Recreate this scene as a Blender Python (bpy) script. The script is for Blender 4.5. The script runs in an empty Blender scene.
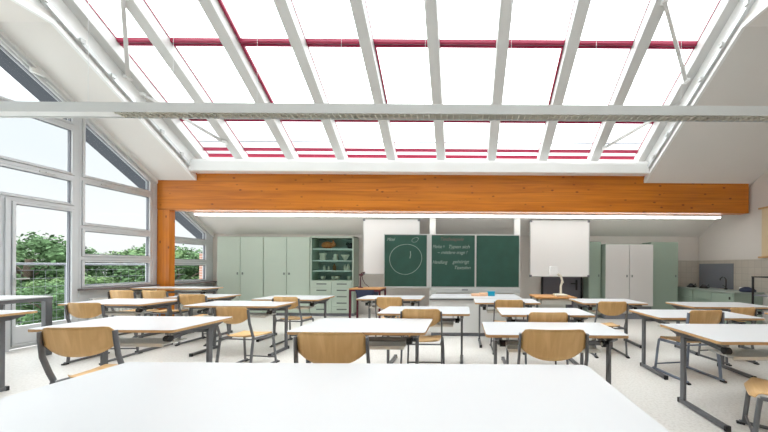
import bpy, math, random
from mathutils import Vector, Matrix
random.seed(7)
S = bpy.context.scene
COL = S.collection
PI = math.pi
H = 1.34                      # eye height
F = 290.0                     # focal length in pixels of a 768 px wide frame

# ------------------------------------------------------------------ materials
M = {}
def mat(name, col, rough=.5, metal=0., noise=0., nscale=8., bump=0., bscale=60., emit=0., stretch=(1,1,1), spec=.5):
    m = bpy.data.materials.new(name); m.use_nodes = True
    nt = m.node_tree; b = nt.nodes['Principled BSDF']
    b.inputs['Base Color'].default_value = (*col, 1)
    b.inputs['Roughness'].default_value = rough
    b.inputs['Metallic'].default_value = metal
    b.inputs['Specular IOR Level'].default_value = spec
    if emit:
        b.inputs['Emission Color'].default_value = (*col, 1)
        b.inputs['Emission Strength'].default_value = emit
    tc = nt.nodes.new('ShaderNodeTexCoord'); mp = nt.nodes.new('ShaderNodeMapping')
    mp.inputs['Scale'].default_value = stretch
    nt.links.new(tc.outputs['Object'], mp.inputs['Vector'])
    if noise:
        n = nt.nodes.new('ShaderNodeTexNoise'); n.inputs['Scale'].default_value = nscale
        n.inputs['Detail'].default_value = 5
        nt.links.new(mp.outputs['Vector'], n.inputs['Vector'])
        r = nt.nodes.new('ShaderNodeValToRGB')
        r.color_ramp.elements[0].position = .3; r.color_ramp.elements[1].position = .7
        r.color_ramp.elements[0].color = (*[max(0, c*(1-noise)) for c in col], 1)
        r.color_ramp.elements[1].color = (*[min(1, c*(1+noise)) for c in col], 1)
        nt.links.new(n.outputs['Fac'], r.inputs['Fac'])
        nt.links.new(r.outputs['Color'], b.inputs['Base Color'])
    if bump:
        n2 = nt.nodes.new('ShaderNodeTexNoise'); n2.inputs['Scale'].default_value = bscale
        bp = nt.nodes.new('ShaderNodeBump'); bp.inputs['Strength'].default_value = bump
        bp.inputs['Distance'].default_value = .01
        nt.links.new(mp.outputs['Vector'], n2.inputs['Vector'])
        nt.links.new(n2.outputs['Fac'], bp.inputs['Height'])
        nt.links.new(bp.outputs['Normal'], b.inputs['Normal'])
    M[name] = m
    return m

def wood(name, c0, c1, axis=0, scale=1.0, rough=.4, knots=False, planks=0.):
    m = bpy.data.materials.new(name); m.use_nodes = True
    nt = m.node_tree; L = nt.links; b = nt.nodes['Principled BSDF']
    b.inputs['Roughness'].default_value = rough
    tc = nt.nodes.new('ShaderNodeTexCoord'); mp = nt.nodes.new('ShaderNodeMapping')
    sc = [14*scale]*3; sc[axis] = .8*scale
    mp.inputs['Scale'].default_value = sc
    L.new(tc.outputs['Object'], mp.inputs['Vector'])
    n = nt.nodes.new('ShaderNodeTexNoise'); n.inputs['Scale'].default_value = 2.2
    n.inputs['Detail'].default_value = 6; n.inputs['Distortion'].default_value = .8
    L.new(mp.outputs['Vector'], n.inputs['Vector'])
    r = nt.nodes.new('ShaderNodeValToRGB')
    r.color_ramp.elements[0].position = .3; r.color_ramp.elements[1].position = .72
    r.color_ramp.elements[0].color = (*c0, 1); r.color_ramp.elements[1].color = (*c1, 1)
    L.new(n.outputs['Fac'], r.inputs['Fac'])
    out = r.outputs['Color']
    if planks:
        w = nt.nodes.new('ShaderNodeSeparateXYZ'); L.new(tc.outputs['Object'], w.inputs[0])
        d = nt.nodes.new('ShaderNodeMath'); d.operation = 'DIVIDE'; d.inputs[1].default_value = planks
        L.new(w.outputs['Z'], d.inputs[0])
        fr = nt.nodes.new('ShaderNodeMath'); fr.operation = 'FRACT'; L.new(d.outputs[0], fr.inputs[0])
        fl = nt.nodes.new('ShaderNodeMath'); fl.operation = 'FLOOR'; L.new(d.outputs[0], fl.inputs[0])
        wn = nt.nodes.new('ShaderNodeTexWhiteNoise'); wn.noise_dimensions = '1D'; L.new(fl.outputs[0], wn.inputs['W'])
        mx = nt.nodes.new('ShaderNodeMix'); mx.data_type = 'RGBA'; mx.blend_type = 'MULTIPLY'
        mr = nt.nodes.new('ShaderNodeMapRange'); mr.inputs['To Min'].default_value = .92; mr.inputs['To Max'].default_value = 1.05
        L.new(wn.outputs['Value'], mr.inputs['Value'])
        mx.inputs[0].default_value = 1; L.new(out, mx.inputs[6]); L.new(mr.outputs[0], mx.inputs[7])
        lt = nt.nodes.new('ShaderNodeMath'); lt.operation = 'LESS_THAN'; lt.inputs[1].default_value = .02; L.new(fr.outputs[0], lt.inputs[0])
        m2 = nt.nodes.new('ShaderNodeMix'); m2.data_type = 'RGBA'
        m2.inputs[7].default_value = (c0[0]*.7, c0[1]*.65, c0[2]*.6, 1)
        L.new(lt.outputs[0], m2.inputs[0]); L.new(mx.outputs[2], m2.inputs[6])
        out = m2.outputs[2]
    if knots:
        mp2 = nt.nodes.new('ShaderNodeMapping'); s2 = [3.4]*3; s2[axis] = 1.9; mp2.inputs['Scale'].default_value = s2
        L.new(tc.outputs['Object'], mp2.inputs['Vector'])
        v = nt.nodes.new('ShaderNodeTexVoronoi'); v.inputs['Scale'].default_value = 2.0
        L.new(mp2.outputs['Vector'], v.inputs['Vector'])
        r2 = nt.nodes.new('ShaderNodeValToRGB')
        r2.color_ramp.elements[0].position = .05; r2.color_ramp.elements[1].position = .16
        r2.color_ramp.elements[0].color = (1,1,1,1); r2.color_ramp.elements[1].color = (0,0,0,1)
        L.new(v.outputs['Distance'], r2.inputs['Fac'])
        m3 = nt.nodes.new('ShaderNodeMix'); m3.data_type = 'RGBA'
        m3.inputs[7].default_value = (c0[0]*.35, c0[1]*.3, c0[2]*.3, 1)
        L.new(r2.outputs['Color'], m3.inputs[0]); L.new(out, m3.inputs[6]); out = m3.outputs[2]
    L.new(out, b.inputs['Base Color'])
    M[name] = m

def glassmat(name, tint=(1,1,1), gloss=.06):
    m = bpy.data.materials.new(name); m.use_nodes = True
    nt = m.node_tree; nt.nodes.clear()
    o = nt.nodes.new('ShaderNodeOutputMaterial'); t = nt.nodes.new('ShaderNodeBsdfTransparent')
    g = nt.nodes.new('ShaderNodeBsdfGlossy'); g.inputs['Roughness'].default_value = .02
    t.inputs['Color'].default_value = (*tint, 1)
    lw = nt.nodes.new('ShaderNodeLayerWeight'); lw.inputs['Blend'].default_value = .12
    mm = nt.nodes.new('ShaderNodeMath'); mm.operation = 'MULTIPLY'; mm.inputs[1].default_value = gloss*6
    nt.links.new(lw.outputs['Fresnel'], mm.inputs[0])
    mx = nt.nodes.new('ShaderNodeMixShader')
    nt.links.new(mm.outputs[0], mx.inputs[0]); nt.links.new(t.outputs[0], mx.inputs[1]); nt.links.new(g.outputs[0], mx.inputs[2])
    nt.links.new(mx.outputs[0], o.inputs['Surface'])
    M[name] = m

mat('wall', (.70,.665,.63), .8, noise=.015, nscale=2, bump=.05, bscale=200)
mat('ceil', (.74,.72,.69), .85, noise=.01, nscale=1.5)
mat('white', (.82,.83,.82), .45)
mat('frame', (.61,.63,.65), .4)
mat('rafter', (.60,.60,.585), .45)
mat('raft_side', (.74,.74,.72), .45)
mat('magenta', (.34,.015,.06), .45)
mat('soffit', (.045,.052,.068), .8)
mat('laminate', (.63,.64,.655), .32, noise=.01, nscale=3)
wood('ply', (.68,.40,.15), (.80,.51,.215), 2, .9, .38)
wood('plyx', (.66,.40,.17), (.80,.53,.26), 0, .9, .38)
wood('edge', (.52,.30,.13), (.66,.42,.21), 0, 2, .5)
wood('beam', (.46,.125,.005), (.69,.225,.014), 0, .35, .38, knots=True, planks=.2)
wood('post', (.46,.125,.005), (.69,.225,.014), 2, .35, .38, knots=True)
mat('steel', (.15,.155,.165), .38, metal=.25)
mat('steel_blue', (.20,.235,.30), .38, metal=.3)
mat('lightsteel', (.55,.56,.55), .4, metal=.2)
mat('black', (.012,.012,.014), .5)
mat('tray', (.68,.68,.64), .55)
mat('green', (.47,.56,.48), .5, noise=.015, nscale=2)
mat('greendark', (.30,.385,.32), .5, noise=.02, nscale=2)
mat('greenline', (.10,.13,.11), .6)
mat('handle', (.16,.19,.18), .4, metal=.3)
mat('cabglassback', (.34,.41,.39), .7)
mat('chalkboard', (.018,.075,.055), .55, noise=.12, nscale=4)
mat('chalk', (.33,.40,.36), .9)
mat('chalkred', (.17,.11,.10), .9)
mat('alu', (.62,.64,.64), .35, metal=.35)
mat('whiteboard', (.92,.92,.92), .3)
mat('doorgrey', (.62,.61,.60), .5)
mat('darkdoor', (.12,.115,.14), .45)
mat('maroon', (.085,.006,.02), .4)
mat('navy', (.02,.03,.07), .6)
mat('deskwood', (.55,.27,.09), .45, noise=.15, nscale=12, stretch=(1,8,8))
mat('cyan', (.0,.33,.50), .4)
mat('peach', (.80,.50,.32), .6)
mat('cream', (.75,.72,.62), .5)
mat('orangefur', (.50,.17,.05), .8, noise=.3, nscale=20)
mat('brownglass', (.28,.15,.07), .3)
mat('bluegrey', (.19,.20,.23), .35)
mat('counter', (.36,.42,.38), .4)
mat('poster', (.72,.58,.38), .7)
mat('posterdot', (.12,.04,.03), .7)
mat('louvre', (.72,.70,.62), .35, metal=.3)
mat('striplight', (.93,.93,.90), .5, emit=3.4)
mat('housing', (.66,.68,.67), .4)
mat('radiator', (.72,.72,.69), .45)
mat('concrete', (.58,.57,.55), .85, noise=.08, nscale=6)
mat('ground', (.50,.50,.48), .9, noise=.12, nscale=.3)
mat('lawn', (.10,.17,.05), .9, noise=.25, nscale=.5)
mat('leaf', (.075,.135,.06), .8, noise=.45, nscale=1.6, spec=.15)
mat('leaf2', (.12,.19,.08), .8, noise=.4, nscale=1.3, spec=.15)
mat('bark', (.10,.075,.055), .9, noise=.2, nscale=6)
mat('carred', (.5,.02,.02), .3); mat('cardark', (.02,.025,.05), .3); mat('carwhite', (.8,.8,.8), .3)
mat('sill', (.17,.14,.14), .5)
mat('rubber', (.02,.02,.02), .8)
glassmat('glass', (.97,.985,.98), .05)
glassmat('cabglass', (.80,.88,.86), .06)

# speckled floor
def floor_mat():
    m = bpy.data.materials.new('floor'); m.use_nodes = True; nt = m.node_tree; L = nt.links
    b = nt.nodes['Principled BSDF']; b.inputs['Roughness'].default_value = .38
    tc = nt.nodes.new('ShaderNodeTexCoord')
    n = nt.nodes.new('ShaderNodeTexNoise'); n.inputs['Scale'].default_value = 42; n.inputs['Detail'].default_value = 4
    L.new(tc.outputs['Object'], n.inputs['Vector'])
    r = nt.nodes.new('ShaderNodeValToRGB'); e = r.color_ramp.elements
    e[0].position = .34; e[0].color = (.64,.615,.575,1); e[1].position = .56; e[1].color = (.74,.72,.685,1)
    L.new(n.outputs['Fac'], r.inputs['Fac']); L.new(r.outputs['Color'], b.inputs['Base Color'])
    M['floor'] = m
floor_mat()
def tile_mat(name, vec_axes, c, mortar, w):
    m = bpy.data.materials.new(name); m.use_nodes = True; nt = m.node_tree; L = nt.links
    b = nt.nodes['Principled BSDF']; b.inputs['Roughness'].default_value = .35
    tc = nt.nodes.new('ShaderNodeTexCoord'); sp = nt.nodes.new('ShaderNodeSeparateXYZ'); cb = nt.nodes.new('ShaderNodeCombineXYZ')
    L.new(tc.outputs['Object'], sp.inputs[0])
    L.new(sp.outputs[vec_axes[0]], cb.inputs[0]); L.new(sp.outputs[vec_axes[1]], cb.inputs[1])
    k = nt.nodes.new('ShaderNodeTexBrick'); k.offset = 0 if name != 'brick' else .5
    k.inputs['Color1'].default_value = (*c, 1); k.inputs['Color2'].default_value = (*[x*.93 for x in c], 1)
    k.inputs['Mortar'].default_value = (*mortar, 1)
    k.inputs['Scale'].default_value = 1; k.inputs['Brick Width'].default_value = w[0]; k.inputs['Row Height'].default_value = w[1]
    k.inputs['Mortar Size'].default_value = w[2]
    L.new(cb.outputs[0], k.inputs['Vector']); L.new(k.outputs['Color'], b.inputs['Base Color'])
    M[name] = m
tile_mat('tile_r', ('Y','Z'), (.55,.50,.44), (.42,.38,.34), (.15,.15,.004))
tile_mat('tile_b', ('X','Z'), (.55,.50,.44), (.42,.38,.34), (.15,.15,.004))
tile_mat('brick', ('Y','Z'), (.40,.19,.14), (.45,.40,.36), (.24,.075,.012))
tile_mat('brickx', ('X','Z'), (.40,.19,.14), (.45,.40,.36), (.24,.075,.012))

# ------------------------------------------------------------------ mesh builder
class MB:
    def __init__(s): s.v = []; s.f = []; s.m = []; s.sm = []
    def add(s, vs, fs, mi=0, smooth=False):
        o = len(s.v); s.v += [tuple(v) for v in vs]
        for i, f in enumerate(fs):
            s.f.append([o+k for k in f]); s.m.append(mi[i] if isinstance(mi, (list, tuple)) else mi); s.sm.append(smooth)
        return s
    def box(s, x0, x1, y0, y1, z0, z1, mi=0):
        vs = [(x0,y0,z0),(x1,y0,z0),(x1,y1,z0),(x0,y1,z0),(x0,y0,z1),(x1,y0,z1),(x1,y1,z1),(x0,y1,z1)]
        return s.add(vs, [(3,2,1,0),(4,5,6,7),(0,1,5,4),(1,2,6,5),(2,3,7,6),(3,0,4,7)], mi)
    def bar(s, p0, p1, w, h, up=(0,0,1), mi=0):
        p0, p1 = Vector(p0), Vector(p1); d = (p1-p0).normalized(); u = Vector(up)
        a = d.cross(u)
        if a.length < 1e-4: a = d.cross(Vector((0,1,0)))
        a.normalize(); u = a.cross(d).normalized()
        vs = []
        for p in (p0, p1):
            for i, j in ((-1,-1),(1,-1),(1,1),(-1,1)): vs.append(p + a*i*w/2 + u*j*h/2)
        return s.add(vs, [(3,2,1,0),(4,5,6,7),(0,1,5,4),(1,2,6,5),(2,3,7,6),(3,0,4,7)], mi)
    def tube(s, path, r, n=8, flat=1.0, side=(1,0,0), mi=0):
        path = [Vector(p) for p in path]; rings = []
        for i, p in enumerate(path):
            d = (path[min(i+1, len(path)-1)] - path[max(i-1, 0)]).normalized()
            a = Vector(side); a = a - d*a.dot(d)
            if a.length < 1e-3: a = Vector((0,1,0)) - d*d.y
            if a.length < 1e-3: a = Vector((0,0,1)) - d*d.z
            a.normalize(); b = d.cross(a)
            rings.append([p + a*math.cos(2*PI*k/n)*r + b*math.sin(2*PI*k/n)*r*flat for k in range(n)])
        vs = [v for rg in rings for v in rg]; fs = []
        for i in range(len(rings)-1):
            for k in range(n): fs.append((i*n+k, i*n+(k+1)%n, (i+1)*n+(k+1)%n, (i+1)*n+k))
        s.add(vs, fs, mi, True)
        s.add(rings[0], [tuple(reversed(range(n)))], mi); s.add(rings[-1], [tuple(range(n))], mi)
        return s
    def lathe(s, prof, c=(0,0,0), n=14, mi=0):
        vs = []; fs = []
        for r, z in prof:
            for k in range(n): vs.append((c[0]+r*math.cos(2*PI*k/n), c[1]+r*math.sin(2*PI*k/n), c[2]+z))
        for i in range(len(prof)-1):
            for k in range(n): fs.append((i*n+k, i*n+(k+1)%n, (i+1)*n+(k+1)%n, (i+1)*n+k))
        s.add(vs, fs, mi, True)
        m = (len(prof)-1)*n
        s.add(vs[:n], [tuple(reversed(range(n)))], mi); s.add(vs[m:], [tuple(range(n))], mi)
        return s
    def prism(s, poly, axis, a0, a1, mi=0):
        # poly: 2D points; axis: extrusion axis ('x': poly=(y,z), 'y': poly=(x,z), 'z': poly=(x,y))
        def P(p, a): return (a,p[0],p[1]) if axis == 'x' else ((p[0],a,p[1]) if axis == 'y' else (p[0],p[1],a))
        n = len(poly)
        vs = [P(p, a0) for p in poly] + [P(p, a1) for p in poly]
        fs = [tuple(range(n)), tuple(reversed(range(n, 2*n)))] + [(i, n+i, n+(i+1)%n, (i+1)%n) for i in range(n)]
        return s.add(vs, fs, mi)
    def build(s, name, mats, parent=None, bevel=0, seg=2):
        me = bpy.data.meshes.new(name); me.from_pydata(s.v, [], s.f)
        if not isinstance(mats, (list, tuple)): mats = [mats]
        for m in mats: me.materials.append(M[m])
        for p, mi, sm in zip(me.polygons, s.m, s.sm): p.material_index = mi; p.use_smooth = sm
        import bmesh
        bm = bmesh.new(); bm.from_mesh(me); bmesh.ops.recalc_face_normals(bm, faces=bm.faces); bm.to_mesh(me); bm.free()
        me.update()
        o = bpy.data.objects.new(name, me); COL.objects.link(o)
        if parent: o.parent = parent
        if bevel:
            b = o.modifiers.new('bevel', 'BEVEL'); b.width = bevel; b.segments = seg; b.limit_method = 'ANGLE'; b.angle_limit = .7
        return o

def tag(o, label=None, cat=None, group=None, kind=None):
    if label: o['label'] = label
    if cat: o['category'] = cat
    if group: o['group'] = group
    if kind: o['kind'] = kind
    return o
def empty(name, loc, rz=0, **k):
    o = bpy.data.objects.new(name, None); COL.objects.link(o); o.location = loc; o.rotation_euler = (0,0,rz)
    o.empty_display_size = .1
    return tag(o, **k)
def copy_tree(o, parent=None):
    c = o.copy(); COL.objects.link(c); c.parent = parent
    for ch in list(KIDS.get(o.name, [])): copy_tree(ch, c)
    KIDS[c.name] = list(KIDS.get(o.name, []))
    return c
KIDS = {}
def reg(o):
    KIDS[o.name] = [x for x in COL.objects if x.parent == o]
    for x in KIDS[o.name]: reg(x)

# ------------------------------------------------------------------ room dimensions
XL, XR, YB, YF = -6.9, 6.5, 8.0, -2.6
SL = .705
YK = 4.22                                   # where the slope meets the flat ceiling
def cz(y): return 3.23 + SL*(6.52-y)        # ceiling slope
ZK = cz(YK)
OX0, OX1 = -6.0, 4.06                       # roof light opening
YT = 6.5; YU = 1.6
def rz(y): return 3.74 + .715*(6.45-y)      # rafter underside
ROOF = .2                                    # rafter depth

def struct(o, label, cat): return tag(o, label, cat, kind='structure')
struct(MB().box(XL-.3, XR+.3, YF-.3, YB+.3, -.2, 0).build('floor', 'floor'), 'pale speckled smooth floor running through the whole classroom', 'floor')
# ceiling: a mesh of slabs around the roof opening
c = MB()
def slab(x0, x1, y0, y1, z0, z1, t=.12):
    vs = [(x0,y0,z0),(x1,y0,z0),(x1,y1,z1),(x0,y1,z1),(x0,y0,z0+t),(x1,y0,z0+t),(x1,y1,z1+t),(x0,y1,z1+t)]
    c.add(vs, [(3,2,1,0),(4,5,6,7),(0,1,5,4),(1,2,6,5),(2,3,7,6),(3,0,4,7)])
slab(XL-.02, OX0, YK, YB+.1, ZK, cz(YB+.1)); slab(OX1, XR+.02, YK, YB+.1, ZK, cz(YB+.1))
slab(OX0, OX1, 6.745, YB+.1, cz(6.745), cz(YB+.1))
slab(XL-.02, OX0, YF-.05, YK, ZK, ZK); slab(OX1, XR+.02, YF-.05, YK, ZK, ZK)
slab(OX0, OX1, YF-.05, YU, ZK, ZK)
struct(c.build('ceiling', 'ceil'), 'white sloping plaster ceiling around the big glass roof light', 'ceiling')
# reveals of the opening
for i, (x0, x1) in enumerate(((OX0-.12, OX0), (OX1, OX1+.12))):
    poly = [(YT, cz(YT)+.121), (YT, rz(YT)+.35), (YU, rz(YU)+.35), (YU, ZK+.121), (YK, ZK+.121)]
    struct(MB().prism(poly, 'x', x0, x1).build('wall_reveal_left' if i == 0 else 'wall_reveal_right', 'white'), 'white side lining of the roof light on the %s' % ('window side' if i == 0 else 'right-hand side'), 'wall')
struct(MB().box(OX0-.12, OX1+.12, YU-.12, YU, ZK, rz(YU)+.3).build('wall_reveal_top', 'white'), 'white upper lining of the roof light', 'wall')
# far, right and rear walls
struct(MB().box(XL-.1, XR+.1, YB, YB+.15, 0, cz(YB)+.3).build('wall_back', 'wall'), 'plain light grey end wall behind the chalkboard and cabinets', 'wall')
sidepoly = [(YF, 0), (YB, 0), (YB, cz(YB)+.1), (YK, ZK+.1), (YF, ZK+.1)]
struct(MB().prism(sidepoly, 'x', XR, XR+.15).build('wall_right', 'wall'), 'plain off-white side wall with the poster and the counter', 'wall')
struct(MB().box(XL-.1, XR+.1, YF-.15, YF, 0, ZK+.1).build('wall_front', 'wall'), 'plain wall behind the viewer', 'wall')
# left wall: parapet, piers, rake
wl = MB()
wl.box(XL-.12, XL, 5.215, YB+.1, 0, .86)
wl.box(XL-.12, XL, YF, 2.9, 0, ZK+.05)
wl.box(XL-.12, XL-.01, 5.18, 5.215, 0, cz(5.215)+.02)
wl.box(XL-.12, XL, 6.45, 6.66, .86, cz(6.66)+.02)
wl.box(XL-.12, XL, 7.85, YB+.1, .86, cz(YB)+.05)
struct(wl.build('wall_left', 'frame'), 'glazed gable wall with pale grey mullions and a white parapet', 'wall')
# rake trim along ceiling
t = MB()
n0 = [(2.9, ZK-.06),(YK, ZK-.06),(YB, cz(YB)-.09),(YB, cz(YB)+.05),(YK, ZK+.05),(2.9, ZK+.05)]
t.prism([n0[1], n0[2], n0[3], n0[4]], 'x', XL-.1, XL+.03); t.prism([n0[0], n0[1], n0[4], n0[5]], 'x', XL-.1, XL+.03)
struct(t.build('trim_1', 'white'), 'pale trim following the sloping ceiling above the gable windows', 'trim')
struct(MB().box(XL-.12, XL+.1, 5.2, 6.5, .855, .885).build('trim_2', 'sill'), 'thin dark window sill between the balcony door and the timber post', 'trim')
struct(MB().box(XL-.12, XL+.16, 6.66, 8.0, .855, .885).build('trim_3', 'sill'), 'thin dark window sill beyond the timber post', 'trim')
struct(MB().box(-1.9, 6.5, 7.985, 8.0, 0, .08).build('baseboard_back', 'sill'), 'dark baseboard along the end wall', 'baseboard')
struct(MB().box(6.485, 6.5, YF, 8.0, 0, .08).build('baseboard_right', 'sill'), 'dark baseboard along the right wall', 'baseboard')

def inset(poly, d):
    n = len(poly); out = []
    area = sum(poly[i][0]*poly[(i+1)%n][1]-poly[(i+1)%n][0]*poly[i][1] for i in range(n))
    sg = 1 if area > 0 else -1
    for i in range(n):
        a, b, c_ = Vector(poly[i-1]), Vector(poly[i]), Vector(poly[(i+1)%n])
        d1 = (b-a).normalized(); d2 = (c_-b).normalized()
        n1 = Vector((-d1.y, d1.x))*sg; n2 = Vector((-d2.y, d2.x))*sg
        m = (n1+n2); m = m/(m.length_squared)*2
        out.append(tuple(b + m*d))
    return out
WN = [0]
def wall_window(poly, x=XL-.06, fw=.07, label='', name=None, handle=None, hz=None):
    WN[0] += 1
    nm = name or 'window_%d' % WN[0]
    root = empty(nm, (0,0,0)); struct(root, label, 'door' if name else 'window')
    inn = inset(poly, fw); mid = inset(poly, .03); mid2 = inset(poly, .036); n = len(poly); mb = MB()
    for i in range(n):
        j = (i+1) % n
        mb.prism([poly[i], poly[j], mid[j], mid[i]], 'x', x-.03, x+.055); mb.prism([mid2[i], mid2[j], inn[j], inn[i]], 'x', x-.03, x+.07); mb.prism([mid[i], mid[j], mid2[j], mid2[i]], 'x', x-.03, x+.0, 1)
    mb.build('window_frame' if not name else 'door_frame', ['frame','bluegrey'], root)
    g = inset(inn, .012)
    gb = MB()
    for i in range(n):                      # black glazing gasket
        j = (i+1) % n; gb.prism([inn[i], inn[j], g[j], g[i]], 'x', x-.005, x+.035)
    gb.build('gasket', 'bluegrey', root)
    MB().prism(g, 'x', x, x+.012).build('glass_pane', 'glass', root)
    if handle:
        for hy in handle:
            mb = MB(); zz = hz or (max(p[1] for p in poly) if False else min(p[1] for p in poly)+.035)
            mb.box(x+.07, x+.085, hy-.09, hy+.09, zz-.012, zz+.012); mb.box(x+.085, x+.10, hy-.03, hy+.09, zz-.008, zz+.008)
            mb.build('window_handle', 'alu', root)
    return root
def R(y0, y1, z0, z1): return [(y0,z0),(y1,z0),(y1,z1),(y0,z1)]
wall_window(R(2.9, 4.36, .02, 2.33), label='tall fixed pane left of the glazed balcony door')
d = wall_window(R(4.40, 5.18, .02, 2.33), label='glazed balcony door with grey frame', name='door_1', fw=.07)
mb = MB(); mb.box(XL+.01, XL+.03, 4.43, 4.46, 1.0, 1.16); mb.bar((XL+.05, 4.445, 1.1), (XL+.05, 4.58, 1.1), .02, .02); mb.bar((XL+.02,4.445,1.1),(XL+.055,4.445,1.1),.02,.02)
mb.build('door_handle', 'alu', d)
MB().box(XL-.08, XL+.003, 4.465, 5.115, .095, .36).build('kick_panel', 'frame', d)
struct(MB().box(XL-.1, XL+.02, 4.36, 4.40, 0, 2.33).build('trim_4', 'frame'), 'slim grey post beside the balcony door', 'trim')
wall_window(R(2.9, 5.18, 2.33, 2.87), label='low wide transom pane directly above the balcony door', handle=(4.2, 4.8), hz=2.84)
wall_window(R(2.9, 5.18, 2.87, 3.76), label='tall wide upper pane of the first window bay', handle=(3.6,))
wall_window([(2.9,3.76),(5.18,3.76),(5.18,cz(5.18)-.09),(YK,ZK-.09),(2.9,ZK-.09)], label='topmost raked pane of the first window bay')
wall_window(R(5.215, 6.45, .87, 1.44), label='lowest pane of the middle window bay')
wall_window(R(5.215, 6.45, 1.44, 2.01), label='second pane from the bottom of the middle bay')
wall_window(R(5.215, 6.45, 2.01, 2.88), label='large pane of the middle window bay under the raked one', handle=(5.6, 6.1), hz=2.85)
wall_window([(5.215,2.88),(6.45,2.88),(6.45,cz(6.45)-.09),(5.215,cz(5.215)-.09)], label='raked top pane of the middle window bay')
wall_window(R(6.66, 7.85, .87, 1.39), label='lowest pane of the bay beyond the timber post')
wall_window(R(6.66, 7.85, 1.39, 1.93), label='middle pane of the bay beyond the timber post')
wall_window([(6.66,1.93),(7.85,1.93),(7.85,cz(7.85)-.09),(6.66,cz(6.66)-.09)], label='raked top pane of the bay beyond the timber post')
# blind cord box on the rake
mb = MB(); mb.tube([(XL+.06, y, (cz(y) if y > YK else ZK)-.16) for y in (3.0, YK, 4.6)], .008); mb.tube([(XL+.06, y, cz(y)-.16) for y in (4.75, 5.2)], .008); mb.box(XL+.03, XL+.08, 4.58, 4.72, cz(4.65)-.17, cz(4.65)-.10)
tag(mb.build('blind_rail', 'white'), 'thin white rod with bracket along the raked window of the first bay', 'rail')

# timber
b = MB().box(XL+.01, 6.42, 6.52, 6.74, 2.565, 3.43); bm_o = b.build('timber_beam', 'beam', bevel=.008)
tag(bm_o, 'huge orange varnished timber beam spanning the room below the glass roof', 'beam')
tag(MB().box(XL+.01, XL+.29, 6.525, 6.655, 0, 2.563).build('timber_post', 'post', bevel=.008), 'orange timber post between the windows under the beam end', 'post')
# ceiling slope above the beam: the beam is cut by the ceiling outside the opening (ceiling passes in front)
# curb box in front of the beam
tag(MB().box(OX0+.02, OX1-.02, 6.30, 6.515, 3.38, 3.60).box(OX0+.02, OX1-.02, 6.36, 6.6, 3.60, 3.66).build('roof_curb', 'white', bevel=.01), 'white boxed curb running along the top of the timber beam', 'curb')
mb = MB()
for x in (OX0+.035, OX1-.035):
    pass
# rafters
RX = [-5.93, -5.03, -3.88, -2.755, -1.62, -.51, .63, 1.78, 2.93, 4.0]
rl = ['at the window-side edge of the roof light', 'second from the window side', 'third from the window side', 'fourth from the window side',
      'above the left whiteboard', 'above the chalkboard middle', 'above the right end of the chalkboard', 'above the right-hand whiteboard',
      'second from the right-hand edge', 'at the right-hand edge of the roof light']
for i, x in enumerate(RX):
    w = .095
    mb = MB(); y0, y1 = 6.56, YU+.02
    mb.prism([(y0, rz(y0)), (y0, rz(y0)+.28), (y1, rz(y1)+.28), (y1, rz(y1))], 'x', x-w, x+w)
    o = mb.build('rafter', 'rafter', bevel=.006)
    tag(o, 'white sloping roof rafter ' + rl[i], 'rafter', 'white rafters of the glass roof')
# track rails on the reveals
for i, (x, sx) in enumerate(((OX0+.03, 1), (OX1-.03, -1))):
    mb = MB(); y0, y1 = 6.3, 2.0
    mb.prism([(y0, cz(y0)-.0+.10), (y0, cz(y0)+.17), (y1, cz(y1)+.17), (y1, cz(y1)+.10)], 'x', min(x-.03*sx, x+.03*sx), max(x-.03*sx, x+.03*sx))
    o = mb.build('track_rail', 'alu')
    tag(o, 'grey metal track fixed along the %s lining of the roof light' % ('window-side' if i == 0 else 'right-hand'), 'rail')
    for k in range(9):
        y = 6.1-.4*k
        MB().box(min(x+.03*sx, x+.06*sx), max(x+.03*sx, x+.06*sx), y-.03, y+.03, cz(y)+.11, cz(y)+.17).build('bracket', 'lightsteel', o)
for i, x in enumerate((OX0, OX1)):          # white corner bead along the plaster edge
    mb = MB(); sx = 1 if i == 0 else -1
    mb.prism([(YT, cz(YT)-.02), (YT, cz(YT)+.05), (YK, ZK+.05), (YK, ZK-.02)], 'x', x-.03 if i == 0 else x-.02, x+.02 if i == 0 else x+.03)
    mb.prism([(YK, ZK-.02), (YK, ZK+.05), (YU, ZK+.05), (YU, ZK-.02)], 'x', x-.03 if i == 0 else x-.02, x+.02 if i == 0 else x+.03)
    struct(mb.build('trim_%d' % (5+i), 'white'), 'white corner bead on the %s edge of the ceiling opening' % ('window-side' if i == 0 else 'right-hand'), 'trim')

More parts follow.
